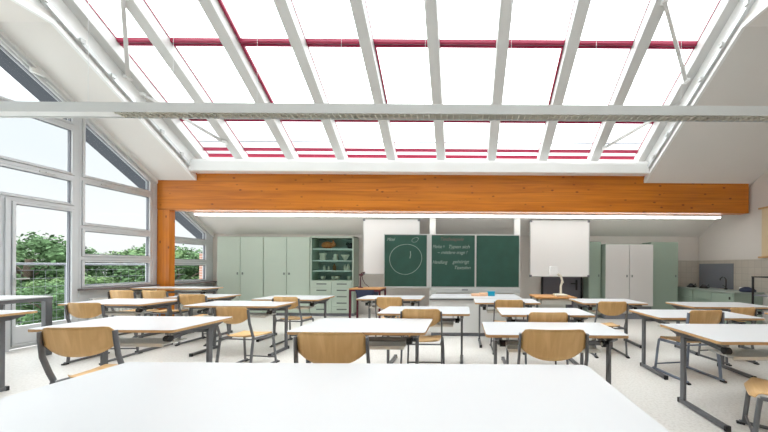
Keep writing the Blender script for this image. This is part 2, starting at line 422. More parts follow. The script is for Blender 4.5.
# glass roof windows
YD = [6.645, 5.93, 4.88, 3.80, 2.70, 1.62]
ordn = ['lowest', 'second lowest', 'third lowest', 'fourth lowest', 'uppermost']
bayn = ['first', 'second', 'third', 'fourth', 'fifth', 'sixth', 'seventh', 'eighth', 'ninth']
GO = .22
for i in range(9):
    x0, x1 = RX[i]+.0955, RX[i+1]-.0955
    for k in range(5):
        ya, yb = YD[k], YD[k+1]+.02
        WN[0] += 1
        root = struct(empty('window_%d' % WN[0], (0,0,0)), '%s roof pane in the %s bay from the window side' % (ordn[k], bayn[i]), 'window')
        mb = MB()
        def strip(xa, xb, y0, y1, lo, hi, m=0):
            z0, z1 = rz(y0), rz(y1)
            vs = [(xa,y0,z0+lo),(xb,y0,z0+lo),(xb,y1,z1+lo),(xa,y1,z1+lo),(xa,y0,z0+hi),(xb,y0,z0+hi),(xb,y1,z1+hi),(xa,y1,z1+hi)]
            mb.add(vs, [(3,2,1,0),(4,5,6,7),(0,1,5,4),(1,2,6,5),(2,3,7,6),(3,0,4,7)], m)
        fwid = .022
        strip(x0, x0+.008, ya, yb, GO+.012, GO+.03, 0); strip(x1-.008, x1, ya, yb, GO+.012, GO+.03, 0)
        if (k == 1 and i in (2,)) or (k == 2 and i == 2): strip(x0+.008, x0+.05, yb+.02, ya-.03, GO-.02, GO+.03)
        if k == 1 and i in (4,): strip(x0+.008, x0+.03, yb+.02, ya-.03, GO-.02, GO+.03)
        if k == 1 and i in (6,): strip(x1-.035, x1-.008, yb+.02, ya-.03, GO-.02, GO+.03)
        strip(x0+.008, x1-.008, ya, ya-.028, GO-.02, GO+.03); strip(x0+.008, x1-.008, yb+.018, yb, GO-.02, GO+.03)
        if k == 0: strip(x0+.008, x1-.008, 6.515, 6.49, GO-.02, GO+.03)
        mb.build('window_frame', 'magenta', root)
        mb = MB(); strip(x0+.01, x1-.01, ya-.02, yb+.02, GO+.032, GO+.042); mb.build('glass_pane', 'glass', root)
        mb = MB(); strip(x0, x1, ya+.018, ya+.001, GO-.0, GO+.05); mb.build('drip_rail', 'bluegrey', root)
o = MB().tube([(OX0, 6.42, rz(6.42)+.31),(OX1, 6.42, rz(6.42)+.31)], .012, 6).build('snow_guard_rail', 'bluegrey'); tag(o, 'thin grey rail lying across the lowest roof panes outside', 'rail')
# zig-zag braces in the rafter plane
def onplane(px, py, off=-.03):
    D = (3.74 + off - H + .715*6.45) / ((266-py)/F + .715)
    return Vector(((px-463)*D/F, D, rz(D)+off))
for a, b_, lab in (((121,-2),(127,80),'upper slanting white brace near the window-side corner'), ((143,97),(224,144),'lower slanting white brace near the window-side corner'),
               ((663,0),(685,80),'upper slanting white brace near the right-hand corner'), ((681,101),(604,147),'lower slanting white brace near the right-hand corner')):
    p, q = onplane(*a), onplane(*b_)
    root = MB().bar(p, q, .05, .05).build('brace', 'rafter'); tag(root, lab, 'brace', 'slanting braces under the rafters')
    for e in (p, q): MB().box(e.x-.035, e.x+.035, e.y-.05, e.y+.05, e.z-.02, e.z+.03).build('end_plate', 'white', root)

# outside: overhang soffit, brick pier, balcony and railing, ground, trees
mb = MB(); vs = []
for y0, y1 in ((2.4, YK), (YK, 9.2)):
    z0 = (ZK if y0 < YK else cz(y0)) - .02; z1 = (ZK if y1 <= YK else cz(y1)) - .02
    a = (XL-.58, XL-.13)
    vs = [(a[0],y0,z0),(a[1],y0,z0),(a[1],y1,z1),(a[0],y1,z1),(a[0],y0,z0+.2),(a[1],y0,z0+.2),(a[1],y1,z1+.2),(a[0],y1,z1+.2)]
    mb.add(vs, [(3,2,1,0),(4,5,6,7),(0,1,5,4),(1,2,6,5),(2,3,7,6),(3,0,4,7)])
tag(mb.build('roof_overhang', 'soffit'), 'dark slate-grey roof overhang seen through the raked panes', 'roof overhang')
tag(MB().box(-7.64, -7.5, 8.4, 8.65, -3.2, cz(8.6)-.1).build('brick_pier', ['brickx']), 'red brick pier outside beyond the last window bay', 'pier')
tag(MB().box(-8.5, XL-.13, 1.0, 9.3, -.35, -.06).build('balcony_slab', 'concrete'), 'pale concrete balcony slab outside the gable door', 'balcony')
rail = empty('balcony_railing', (-8.35, 5, -.06), label='slim grey balcony railing with thin wires outside the glazed door', cat='railing')
MB().tube([(0,-4,1.39),(0,3.7,1.39)], .022).build('top_rail', 'bluegrey', rail)
for y in (-2.9, -.9, 1.1, 3.1): MB().box(-.012, .012, y-.012, y+.012, 0, 1.37).build('rail_post', 'bluegrey', rail)
mb = MB()
for k in range(8): mb.tube([(0,-4,.12+k*.164),(0,3.7,.12+k*.164)], .003, 5)
for k in range(48): mb.tube([(0,-4+k*.16,.12),(0,-4+k*.16,1.27)], .002, 4)
mb.build('wire_mesh', 'bluegrey', rail)
tag(MB().box(-120, 60, -60, 120, -4.1, -4.0).build('ground', 'ground'), 'pale paved ground outside below the balcony', 'ground', kind='structure')
# trees
def make_tree(matn, seed, n=9000):
    rnd = random.Random(seed)
    root = empty('tree', (0,0,0))
    mb = MB(); mb.tube([(0,0,0),(.1,0,2),(0,.1,4),(.15,0,6)], .18, 8)
    for k in range(7):
        a = k*2.4; mb.tube([(0,0,2.5+k*.4),(math.cos(a)*.9,math.sin(a)*.9,3.5+k*.45),(math.cos(a)*1.8,math.sin(a)*1.8,4.2+k*.45)], .05, 6)
    mb.build('trunk', 'bark', root)
    lobes = [(Vector((rnd.uniform(-1.9,1.9), rnd.uniform(-1.9,1.9), rnd.uniform(2.2,7.0))), rnd.uniform(.7,1.25)) for _ in range(22)]
    mb = MB()
    for _ in range(n):
        c_, r = rnd.choice(lobes)
        d_ = Vector((rnd.gauss(0,1), rnd.gauss(0,1), rnd.gauss(0,1))).normalized()
        p = c_ + d_*r*rnd.uniform(.45,1.08)
        u = Vector((rnd.gauss(0,1), rnd.gauss(0,1), rnd.gauss(0,1))).normalized(); v = d_.cross(u).normalized()
        u = (d_*.5+u).normalized(); s_ = rnd.uniform(.07,.15)
        mb.add([p-u*s_, p+v*s_*.6, p+u*s_, p-v*s_*.6], [(0,1,2,3)])
    for c_, r in lobes:
        mb.lathe([(.05,-r*.5),(r*.35,-r*.35),(r*.5,0),(r*.35,r*.38),(.05,r*.5)], c_, 8)
    mb.build('crown', matn, root)
    reg(root); return root
ta = make_tree('leaf', 3); tb = make_tree('leaf2', 5)
spots = [(-30,20,1.02,0),(-27,25,.95,1),(-23.5,24,.92,0),(-36,23,.98,1),(-31,30,1.05,0),(-19.5,24.5,.72,1),(-17.5,27,.70,0),(-22,31,.85,1),(-26,19.5,.62,1),(-40,19,1.05,0),(-22,36,.9,0),(-32,15.5,.66,1),(-36,26,.8,0),(-18,32,.62,1),(-24.5,17.2,.60,0),(-20.5,18.2,.58,1),(-28.5,16.8,.6,0),(-25.2,20.6,.66,1),(-28.6,22.6,.78,0)]
tl = ['tall dark green tree nearest in line with the balcony door', 'light green bushy tree behind the balcony railing', 'dark green tree showing through the middle bay', 'pale green tree at the left edge of the balcony door',
      'broad dark green tree further back behind the light one', 'low light green tree near the timber post', 'small dark green tree right of the timber post', 'light green tree far back between the two window bays',
      'low bushy light green tree below the middle bay panes', 'tallest dark green tree furthest left outside', 'dark green tree furthest back in the last bay', 'low light green shrub-like tree left behind the railing',
      'dark green tree filling the gap behind the balcony door', 'small pale tree beside the brick pier',
      'low dark green tree filling the lowest pane of the middle bay', 'low pale green tree nearest the timber post', 'low dark green tree right behind the balcony railing',
      'low pale green tree in the lower left of the middle bay', 'mid-height dark green tree right of the balcony door pane']
used = set()
for (x, y, s_, k), lab in zip(spots, tl):
    src = (ta, tb)[k]
    o = src if k not in used else copy_tree(src); used.add(k)
    o.location = (x, y, -4); o.scale = (s_*1.25, s_*1.25, s_*.92); o.rotation_euler = (0,0,(x*7+y) % 6)
    tag(o, lab, 'tree', 'trees beyond the balcony')
def car(x, y, rz_, col, lab):
    r = empty('car', (x, y, -4), rz_, label=lab, cat='car')
    MB().prism([(-2.1,.35),(2.1,.35),(2.15,.75),(1.2,.9),(.7,1.38),(-1.0,1.4),(-1.7,.95),(-2.15,.85)], 'y', -.85, .85).build('body', col, r, bevel=.06)
    MB().prism([(-.9,.95),(1.05,.92),(.62,1.3),(-.85,1.32)], 'y', -.87, .87).build('side_window', 'bluegrey', r)
    for sx in (-1.3, 1.3):
        for sy in (-.8, .8):
            MB().tube([(sx, sy-.1, .32), (sx, sy+.1, .32)], .32, 16).build('wheel', 'rubber', r)
car(-40.5, 26.6, .2, 'cardark', 'dark blue parked car outside seen under the desk edge')
car(-38.5, 30.5, .2, 'carwhite', 'white parked car outside behind the dark one')

# ------------------------------------------------------------------ lamps
lamp = empty('linear_pendant_lamp', (0, 0, 0), label='long white louvred pendant lamp hanging across the whole room', cat='lamp')
LY0, LY1, LZ = 3.80, 3.98, 3.335
MB().box(XL+.05, XR-.05, LY0, LY0+.012, LZ, LZ+.11).box(XL+.05, XR-.05, LY1-.012, LY1, LZ+.0, LZ+.11).box(XL+.05, XR-.05, LY0, LY1, LZ+.11, LZ+.125).build('housing', 'housing', lamp)
MB().box(XL+.05, -4.65, LY0+.012, LY1-.012, LZ+.02, LZ+.04).build('blank_cover', 'white', lamp)
mb = MB()
x = -4.63
while x < XR-.1:
    mb.box(x, x+.012, LY0+.013, LY1-.013, LZ+.004, LZ+.055); x += .08
for yy in (LY0+.05, LY1-.055): mb.box(-4.64, XR-.08, yy, yy+.006, LZ+.0, LZ+.055)
mb.build('louvre', 'louvre', lamp)
MB().box(-4.64, XR-.08, LY0+.02, LY1-.02, LZ+.085, LZ+.1).build('reflector', 'louvre', lamp)
MB().tube([(-4.6, 3.89, LZ+.075),(XR-.1, 3.89, LZ+.075)], .012, 8).build('tube_lamp', 'white', lamp)
for px in (87,172,256,340,424,510,595,680):
    xx = (px-463)*3.89/F
    MB().tube([(xx,3.89,LZ+.12),(xx,3.89,rz(3.89)+(.0 if True else 0))], .0025, 5).build('suspension_wire', 'alu', lamp)
strip = empty('strip_lamp', (0,0,0), label='white strip lamp fixed along the rear lower edge of the timber beam', cat='lamp')
MB().box(-6.3, 6.03, 6.76, 6.90, 2.53, 2.63).build('housing', 'white', strip)
MB().box(-6.28, 6.01, 6.77, 6.89, 2.495, 2.53).build('diffuser', 'striplight', strip)

# ------------------------------------------------------------------ far wall: cabinets
def cabinet(x0, x1, y0, y1, z0, z1, ndoor, body, door, label, line='greenline', knob=True, dz0=None, plinth=True):
    r = empty('tall_cabinet', (x0, y1, 0), label=label, cat='cabinet', group='tall cabinets on the end wall')
    w, dp = x1-x0, y1-y0
    MB().box(0, w, -dp+.025, 0, z0, z1).build('carcass', body, r, bevel=.004)
    if plinth: MB().box(.01, w-.01, -dp+.06, -.01, 0, z0).build('plinth', 'bluegrey', r)
    for k in range(ndoor):
        a, b_ = w*k/ndoor+.006, w*(k+1)/ndoor-.006
        dd = MB().box(a, b_, -dp, -dp+.02, (dz0 if dz0 is not None else z0)+.01, z1-.015).build('door', door, r, bevel=.003)
        hx = b_-.06 if k % 2 == 0 else a+.06
        MB().box(hx-.015, hx+.015, -dp-.012, -dp, 1.08, 1.14).build('handle', 'handle', dd)
    return r
YC = 7.6
cabinet(-6.45, -5.235, YC, 7.98, .08, 2.08, 2, 'green', 'green', 'pale green two-door cabinet in the corner beside the windows')
cabinet(-5.225, -4.02, YC, 7.98, .08, 2.08, 2, 'green', 'green', 'pale green two-door cabinet beside the glazed display cabinet')
# glazed display cabinet
g = empty('display_cabinet', (-4.0, 7.98, 0), label='pale green cabinet with glazed upper shelves and ten drawers below', cat='cabinet')
W = 1.13
mb = MB(); mb.box(0,.035,-.38,0,.08,2.10); mb.box(W-.035,W,-.38,0,.08,2.10); mb.box(0,W,-.38,0,2.06,2.10); mb.box(.035,W-.035,-.38,0,.08,.94)
mb.build('carcass', 'green', g, bevel=.003)
MB().box(.035, W-.035, -.02, -.005, .94, 2.06).build('back_panel', 'cabglassback', g)
MB().box(.01, W-.01, -.34, -.02, 0, .08).build('plinth', 'bluegrey', g)
SH = [.95, 1.20, 1.47, 1.78]
for z in SH[1:]: MB().box(.04, W-.04, -.34, -.03, z-.03, z).build('shelf', 'white', g)
for k in range(2):
    a = .035+k*(W-.07)/2
    d_ = MB().box(a+.003, a+(W-.07)/2-.003, -.392, -.386, .955, 2.045).build('glass_door', 'cabglass', g)
    for j in range(5):
        dr = MB().box(a+.006, a+(W-.07)/2-.006, -.40, -.381, .10+j*.166, .10+j*.166+.156).build('drawer', 'green', g, bevel=.003)
        MB().box(a+.14, a+.40, -.408, -.40, .17+j*.166, .20+j*.166).build('handle', 'handle', dr)
def item(name, prof, x, z, m, label, cat, y=7.78, group=None, s=1):
    s *= .85
    o = MB().lathe([(r*s, h*s) for r, h in prof], (0,0,0), 14).build(name, m); o.location = (x, y, z); tag(o, label, cat, group); return o
jug = [(.06,0),(.085,.05),(.07,.12),(.11,.19),(.09,.2)]
bowl = [(.03,0),(.05,.03),(.10,.12),(.13,.17),(.12,.18)]
item('specimen_jar', jug, -3.76, SH[2]+.001, 'cream', 'cream tapered model vase at the left on the second shelf down', 'vase', s=1.1)
item('specimen_jar', [(.05,0),(.09,.04),(.05,.12),(.07,.17),(.03,.2)], -3.42, SH[2]+.001, 'cream', 'cream rounded model vase in the middle of the second shelf down', 'vase')
item('specimen_bowl', bowl, -3.16, SH[2]+.001, 'cream', 'cream footed bowl on the right of the second shelf down', 'bowl')
for x, m, l, s_ in ((-3.72,'cream','small pale bottle at the left end of the third shelf down',.8),(-3.60,'cream','pale bottle second from left on the third shelf down',.75),(-3.45,'brownglass','brown bottle in the middle of the third shelf down',1.1),(-3.16,'cream','pale bottle left of the pair at the right of the third shelf down',1.0),(-3.08,'cream','tall pale bottle at the right of the third shelf down',1.1),(-2.93,'cream','pale bottle at the right end of the third shelf down',1.0)):
    item('bottle', [(.04,0),(.045,.02),(.045,.12),(.02,.16),(.02,.19)], x, SH[1]+.001, m, l, 'bottle', s=s_, group='bottles in the display cabinet')
for x, m, l in ((-3.75,'cream','small pale dish at the left of the lowest glazed shelf'),(-3.46,'cream','pale round dish in the middle of the lowest glazed shelf'),(-3.36,'cream','pale cup beside the round dish on the lowest glazed shelf'),(-3.05,'cream','small pale cup at the right of the lowest glazed shelf')):
    item('cup', [(.03,0),(.06,.03),(.07,.1),(.06,.11)], x, SH[0]+.001, m, l, 'cup', group='dishes in the display cabinet')
# orange animal model on top shelf: body, head
an = MB(); an.lathe([(.02,0),(.12,.03),(.15,.09),(.11,.16),(.03,.19)], (0,0,0), 14); an.lathe([(.02,-.07),(.06,-.04),(.075,0),(.05,.05),(.01,.07)], (.15,0,.11), 12)
an.lathe([(.02,0),(.012,.05),(.002,.07)], (.13,.03,.17), 6); an.lathe([(.02,0),(.012,.05),(.002,.07)], (.17,-.03,.17), 6)
o = an.build('stuffed_animal_model', 'orangefur'); o.location = (-3.64, 7.78, SH[3]+.001); tag(o, 'rounded orange-brown stuffed animal on the top shelf of the display cabinet', 'model')
o = MB().lathe([(.05,0),(.10,.03),(.11,.09),(.06,.14),(.02,.16)], (0,0,0), 12).lathe([(.02,0),(.05,.03),(.04,.07),(.01,.09)], (-.1,0,.09), 10).build('stuffed_bird_model', 'black'); o.location = (-3.0, 7.78, SH[3]+.001)
tag(o, 'small dark stuffed bird at the right of the top display shelf', 'model')

cabinet(3.30, 3.62, YC, 7.98, .08, 2.0, 1, 'greendark', 'greendark', 'narrow grey-green cabinet right of the whiteboard')
cabinet(3.64, 4.86, 7.40, 7.98, .33, 1.93, 2, 'greendark', 'doorgrey', 'wide cabinet with two plain white doors')
cabinet(4.93, 5.64, YC, 7.98, .08, 2.0, 1, 'greendark', 'greendark', 'grey-green cabinet right of the white doors')

# dark door behind the whiteboard
dr = struct(empty('door_2', (2.2, 8.0, 0)), 'dark anthracite door in the end wall below the right whiteboard', 'door')
MB().box(0, 1.02, -.06, -.002, 0, 2.05).build('door_leaf', 'darkdoor', dr)
mb = MB(); mb.box(-.05, 0, -.07, -.002, 0, 2.10); mb.box(1.02, 1.07, -.07, -.002, 0, 2.10); mb.box(-.05, 1.07, -.07, -.002, 2.05, 2.10); mb.build('door_frame', 'black', dr)
mb = MB(); mb.box(.88,.93,-.075,-.06,.70,.98); mb.bar((.905,-.10,.88),(.74,-.10,.88),.03,.03); mb.bar((.905,-.07,.88),(.905,-.11,.88),.03,.03); mb.build('door_handle', 'black', dr)

# ------------------------------------------------------------------ chalkboard
def wx(px, D): return (px-463)*D/F
def wz(py, D): return H + (266-py)*D/F
BD = 7.1
cb = empty('chalkboard', (0, BD, 0), label='wide three-panel green chalkboard with chalk notes on the end wall', cat='chalkboard')
xs = [(384, 427.3), (431, 475.2), (475.8, 519.5)]
zt, zb = wz(235.3, BD), wz(286.8, BD)
panels = []
for a, b_ in xs:
    x0, x1 = wx(a, BD), wx(b_, BD)
    p = MB().box(x0, x1, 0, .02, zb, zt).build('board_panel', 'chalkboard', cb); panels.append(p)
    mb = MB(); t_ = .022
    mb.box(x0-.0, x1, -.012, 0, zt, zt+t_); mb.box(x0, x1, -.012, 0, zb-t_*1.5, zb); mb.box(x0, x0+t_*.6, -.012, 0, zb, zt); mb.box(x1-t_*.6, x1, -.012, 0, zb, zt)
    mb.build('panel_frame', 'alu', p)
MB().box(wx(427.5,BD), wx(430.8,BD), -.01, .04, zb-.03, zt+.02).build('hinge_strip', 'alu', cb)
for a, b_ in ((430, 435.8), (513.3, 519)):
    MB().box(wx(a,7.3), wx(b_,7.3), .07, .2, 0, 2.62).build('pylon', 'white', cb)
MB().box(wx(431,BD), wx(519.5,BD), -.10, .02, zb-.14, zb-.04).build('chalk_tray', 'alu', cb, bevel=.01)
MB().box(wx(462,BD), wx(468,BD), -.13, -.10, zb-.08, zb-.05).build('tray_handle', 'bluegrey', cb)
mb = MB(); cx, czz = wx(405.6, BD), wz(259.5, BD); cr = 15.8*BD/F
pts = []
for k in range(41):
    a = 2*PI*k/40+2; rr = cr*(1+.03*math.sin(2*a+.6)+.015*math.sin(3*a))
    pts.append((cx+rr*math.cos(a), -.003, czz+rr*.97*math.sin(a)))
mb.tube(pts, .006, 5)
mb.tube([(wx(410.2,BD),-.003,wz(251.5,BD)),(wx(410.6,BD),-.003,wz(255,BD)),(wx(409.8,BD),-.003,wz(258.7,BD))], .008, 5)
pts = []
for k in range(18):
    a = 2*PI*k/16; pts.append((wx(415,BD)+.09*math.cos(a)*(1-.01*k), -.003, wz(240.2,BD)+.055*math.sin(a)+.02*math.cos(a)))
mb.tube(pts, .004, 5)
mb.build('chalk_circle', 'chalk', panels[0])
def chalk_text(txt, px, py, hpx, m, parent, w=None, shear=.35):
    cu = bpy.data.curves.new('chalk_writing', 'FONT'); cu.body = txt; cu.size = hpx*BD/F; cu.shear = shear; cu.extrude = .001
    cu.space_character = .95
    tmp = bpy.data.objects.new('tmp', cu); COL.objects.link(tmp)
    bpy.context.view_layer.update()
    me = bpy.data.meshes.new_from_object(tmp.evaluated_get(bpy.context.evaluated_depsgraph_get()))
    bpy.data.objects.remove(tmp)
    me.materials.clear(); me.materials.append(M[m])
    o = bpy.data.objects.new('chalk_writing', me); COL.objects.link(o)
    xsv = [v.co.x for v in me.vertices]; cw = max(xsv)-min(xsv)
    sx = (w*BD/F)/cw if w else 1
    o.location = (wx(px, BD), -.004, wz(py, BD)); o.rotation_euler = (PI/2, 0, 0); o.scale = (sx, 1, 1); o.parent = parent
chalk_text('Mittel', 386.8, 241.3, 4.6, 'chalk', panels[0], 8)
chalk_text('Textbeispiele', 439.5, 240.8, 4.8, 'chalkred', panels[1], 23)
chalk_text('Merkst =', 432.5, 248.3, 4.8, 'chalk', panels[1], 12)
chalk_text('Typen sich', 447.5, 248.3, 4.8, 'chalk', panels[1], 21)
chalk_text('~ mittlere tragt !', 437, 254, 4.6, 'chalk', panels[1], 30)
chalk_text('Handlung', 432.3, 263.8, 4.8, 'chalk', panels[1], 15)
chalk_text('gehörigt', 452.5, 263.3, 4.8, 'chalk', panels[1], 17)
chalk_text('Textsinn', 453.5, 269.2, 4.8, 'chalk', panels[1], 16)
mb = MB(); 
# whiteboards
def whiteboard(px0, px1, py0, py1, D, label):
    x0, x1, z0, z1 = wx(px0,D), wx(px1,D), wz(py1,D), wz(py0,D)
    r = empty('whiteboard', (x0, D, z0), label=label, cat='whiteboard', group='whiteboards on the end wall')
    w, h = x1-x0, z1-z0
    MB().box(.02, w-.02, 0, .02, .02, h-.02).build('board_surface', 'whiteboard', r)
    mb = MB(); mb.box(0,.02,-.008,.028,0,h); mb.box(w-.02,w,-.008,.028,0,h); mb.box(.02,w-.02,-.008,.028,0,.02); mb.box(.02,w-.02,-.008,.028,h-.02,h); mb.build('board_frame', 'alu', r)
    for a in (0, w-.045):
        for b_ in (0, h-.045): MB().box(a-.005, a+.05, -.013, .03, b_-.005, b_+.05).build('corner_cap', 'bluegrey', r)
    MB().box(w/2-.2, w/2+.2, .03, 8.0-D-.002, h*.4, h*.6).build('wall_bracket', 'alu', r)
whiteboard(363, 419.5, 219.6, 275, 7.36, 'white projection board half hidden behind the left chalkboard panel')
whiteboard(529.8, 589.3, 219.8, 276.3, 7.36, 'square whiteboard with dark corners right of the chalkboard')
# wall outlet column right of chalkboard
o = MB().box(wx(521.5,7.96), wx(528.5,7.96), 7.97, 7.998, wz(276,7.96), wz(262,7.96)).build('switch_panel', 'wall'); tag(o, 'small grey switch panel between the chalkboard and the right whiteboard', 'switch')

# demonstration bench
db = empty('demonstration_bench', (-.62, 5.50, 0), label='long white demonstration bench standing before the chalkboard', cat='bench')
MB().box(0, 1.72, .02, .70, .07, .70).build('bench_body', 'white', db)
MB().box(.02, 1.70, .05, .68, 0, .07).build('plinth', 'bluegrey', db)
MB().box(-.02, 1.74, -.02, .74, .715, .74).build('worktop', 'laminate', db, bevel=.004)
MB().box(-.01, 1.73, -.01, .72, .69, .715).build('edge_strip', 'steel', db)
o = MB().box(-.07, .07, -.05, .05, 0, .075).build('storage_box', 'cyan', bevel=.01); o.location = (.57, 5.84, .741); MB().box(-.075,.075,-.055,.055,.075,.09).build('lid', 'cyan', o, bevel=.004)
tag(o, 'small turquoise lidded box on the demonstration bench', 'box')
o = MB().box(-.16,.0,-.08,.08,0,.04).box(.0,.17,-.07,.09,0,.06).build('paper_folders', 'peach', bevel=.005); o.location = (.33, 5.84, .741); tag(o, 'peach coloured folders beside the turquoise box', 'folder')
# teacher desk with visualiser
td = empty('teacher_desk', (1.42, 5.62, 0), label='wood-topped teacher desk carrying the document camera', cat='desk')
MB().box(0, .80, 0, .58, .715, .745).build('tabletop', 'deskwood', td, bevel=.004)
for x in (.03, .77):
    for y in (.04, .54): MB().box(x-.02, x+.02, y-.02, y+.02, 0, .715).build('leg', 'steel', td)
MB().box(.12, .70, .03, .5, .60, .70).build('drawer', 'tray', td, bevel=.003)
MB().box(.05, .75, .50, .52, .35, .60).build('modesty_panel', 'tray', td)
vc = empty('document_camera', (1.98, 5.86, .746), label='white document camera on a curved arm standing on the wood-topped desk', cat='camera')
MB().box(-.13,.1,-.12,.12,0,.04).build('base', 'cream', vc, bevel=.01)
MB().tube([(0,0,.04),(0,0,.2),(.03,0,.30),(.0,0,.40),(-.08,0,.46)], .023, 8).build('arm', 'cream', vc)
MB().lathe([(.02,-.02),(.035,0),(.02,.02)], (.03,0,.28), 10).build('joint', 'cream', vc)
MB().prism([(-.24,.44),(-.07,.44),(-.09,.60),(-.22,.60)], 'y', -.05, .05).build('camera_head', 'whiteboard', vc, bevel=.008)
# burgundy trolley
bt = empty('burgundy_trolley', (wx(349,6.5), 6.5, 0), label='burgundy steel-framed side table with wooden top by the display cabinet', cat='table')
w = wx(380.5,6.5)-wx(349,6.5)
MB().box(0, w, 0, .5, .795, .82).build('tabletop', 'deskwood', bt)
for x in (.02, w-.02):
    for y in (.02, .48): MB().box(x-.02, x+.02, y-.02, y+.02, 0, .76).build('leg', 'maroon', bt)
mb = MB(); mb.box(0,w,0,.035,.755,.795); mb.box(0,w,.465,.5,.755,.795); mb.box(0,.035,.035,.465,.755,.795); mb.box(w-.035,w,.035,.465,.755,.795); mb.build('top_frame', 'maroon', bt)
MB().prism([(.14,.79),(w-.14,.79),(w-.19,.55),(.22,.55)], 'y', -.01, .42).build('hanging_bin', 'navy', bt)
o = MB().tube([(0,0,0),(.0,0,.22),(.02,0,.34),(.10,0,.36)], .012, 6).tube([(.02,0,.34),(.05,0,.2),(.1,0,.1),(.2,0,.02)], .007, 6).tube([(-.03,0,.30),(.06,0,.30)], .02, 8).lathe([(.06,0),(.05,.02),(.012,.03)]).build('burner_stand', 'maroon')
o.location = (wx(358,6.5)-.02, 6.72, .821); tag(o, 'small red laboratory stand with hose on the burgundy table', 'stand')

# ------------------------------------------------------------------ right: counter, splashback, poster, trolley
struct(MB().box(6.488, 6.5, 4.0, 8.0, .80, 1.53).build('trim_7', 'tile_r'), 'beige tiled splashback band on the right wall', 'trim')
struct(MB().box(5.66, 6.488, 7.988, 8.0, .80, 1.53).build('trim_8', 'tile_b'), 'beige tiled band on the end wall above the counter corner', 'trim')
ct = empty('kitchen_counter', (5.85, 6.26, 0), label='long grey-green counter unit along the right wall', cat='counter')
MB().box(0, .62, 0, 1.68, .08, .775).build('carcass', 'greendark', ct)
MB().box(.03, .62, .03, 1.68, 0, .08).build('plinth', 'bluegrey', ct)
MB().box(-.03, .635, -.03, 1.72, .776, .81).build('worktop', 'counter', ct, bevel=.004)
for k, (a, b_) in enumerate(((.02,.55),(.56,1.1),(1.11,1.66))):
    if k == 0: dd = MB().box(-.018, 0, a, b_, .10, .76).build('door', 'greendark', ct, bevel=.003); MB().box(-.03,-.018,a+.04,a+.07,.64,.70).build('knob','black',dd)
    else:
        dd = MB().box(-.018, 0, a, b_, .58, .76).build('drawer', 'greendark', ct, bevel=.003)
        dd = MB().box(-.018, 0, a, b_, .10, .57).build('door', 'greendark', ct, bevel=.003)
pb = MB().box(6.474, 6.487, 6.95, 7.95, .82, 1.44).build('splash_panel', 'bluegrey'); tag(pb, 'dark grey splash panel on the tiles behind the tap', 'panel')
tp = empty('tap', (6.35, 7.0, .811), label='dark swan-neck tap on the counter', cat='tap')
MB().lathe([(.03,0),(.03,.03),(.015,.04)]).build('base', 'black', tp)
MB().tube([(0,0,.03),(0,0,.24),(-.03,0,.29),(-.09,0,.30),(-.14,0,.26),(-.14,0,.22)], .012, 8).build('spout', 'black', tp)
MB().bar((0,0,.06),(0,.09,.10),.012,.012).build('lever', 'black', tp)
item('white_cup', [(.035,0),(.04,.01),(.045,.11),(.04,.11)], 6.2, .811, 'whiteboard', 'small white beaker standing on the counter', 'cup', y=6.45)
for x, y, l in ((6.1,7.75,'small black appliance at the far end of the counter'),(6.15,7.4,'low black dish rack near the middle of the counter')):
    o = MB().lathe([(.09,0),(.10,.02),(.06,.06),(.03,.10)], (0,0,0), 12).tube([(-.05,-.1,.02),(0,-.15,.10),(.05,-.1,.02)], .01, 6).build('black_appliance', 'black'); o.location = (x,y,.811); tag(o, l, 'appliance')
o = MB().lathe([(.10,0),(.13,.03),(.10,.08),(.04,.11)], (0,0,0), 10).lathe([(.08,0),(.09,.03),(.05,.07)], (.15,.05,0), 10).build('dark_cloth_bundle', 'navy', bevel=0); o.location = (6.18, 6.32, .811); tag(o, 'dark blue cloth bundle at the near end of the counter', 'cloth')
tr = empty('metal_trolley', (5.42, 4.95, 0), label='black-framed metal shelf trolley at the right edge beside the counter', cat='trolley')
for x in (.015, .585):
    for y in (.015, .485):
        MB().box(x-.012,x+.012,y-.012,y+.012,.08,1.18).build('post', 'black', tr)
        MB().tube([(x-.012,y,.04),(x+.012,y,.04)], .04, 12).build('caster', 'rubber', tr)
mb = MB(); mb.box(0,.6,0,.02,1.16,1.18); mb.box(0,.6,.48,.5,1.16,1.18); mb.box(0,.02,.02,.48,1.16,1.18); mb.box(.58,.6,.02,.48,1.16,1.18); mb.build('top_frame','black',tr)
for z in (.2, .5, .82): MB().box(.02,.58,.02,.48,z,z+.02).build('shelf', 'bluegrey', tr)
ps = empty('wall_poster', (6.49, 5.92, 1.57), label='hanging poster with dark pictures between wooden rods on the right wall', cat='poster')
for z in (0, 1.06): MB().bar((-.02,-.6,z),(-.02,.43,z),.03,.035).build('rod', 'edge', ps)
mb = MB().box(-.006, 0, -.55, .38, .02, 1.06)
for i in range(5):
    for j in range(6): mb.box(-.009,-.006,-.50+i*.16,-.40+i*.16,.12+j*.15,.21+j*.15, 1)
mb.build('printed_sheet', ['poster','posterdot'], ps)

# radiators
for y0, y1, l in ((5.3, 6.42, 'white ribbed radiator under the middle window bay'), (6.95, 7.9, 'white ribbed radiator under the last window bay')):
    r = empty('radiator', (XL+.06, y0, .14), label=l, cat='radiator', group='radiators under the windows')
    mb = MB(); k = 0; n = int((y1-y0)/.06)
    for k in range(n): mb.box(0, .07, k*.06, k*.06+.045, .03, .53)
    mb.build('ribs', 'radiator', r); MB().box(0,.08,0,n*.06-.015,.53,.56).build('top_grille','radiator',r); MB().box(.01,.06,0,n*.06-.015,0,.03).build('header','radiator',r)
    for yy in (.1, (y1-y0)-.15): MB().box(.02,.05,yy,yy+.04,-.14,0).build('foot', 'radiator', r)

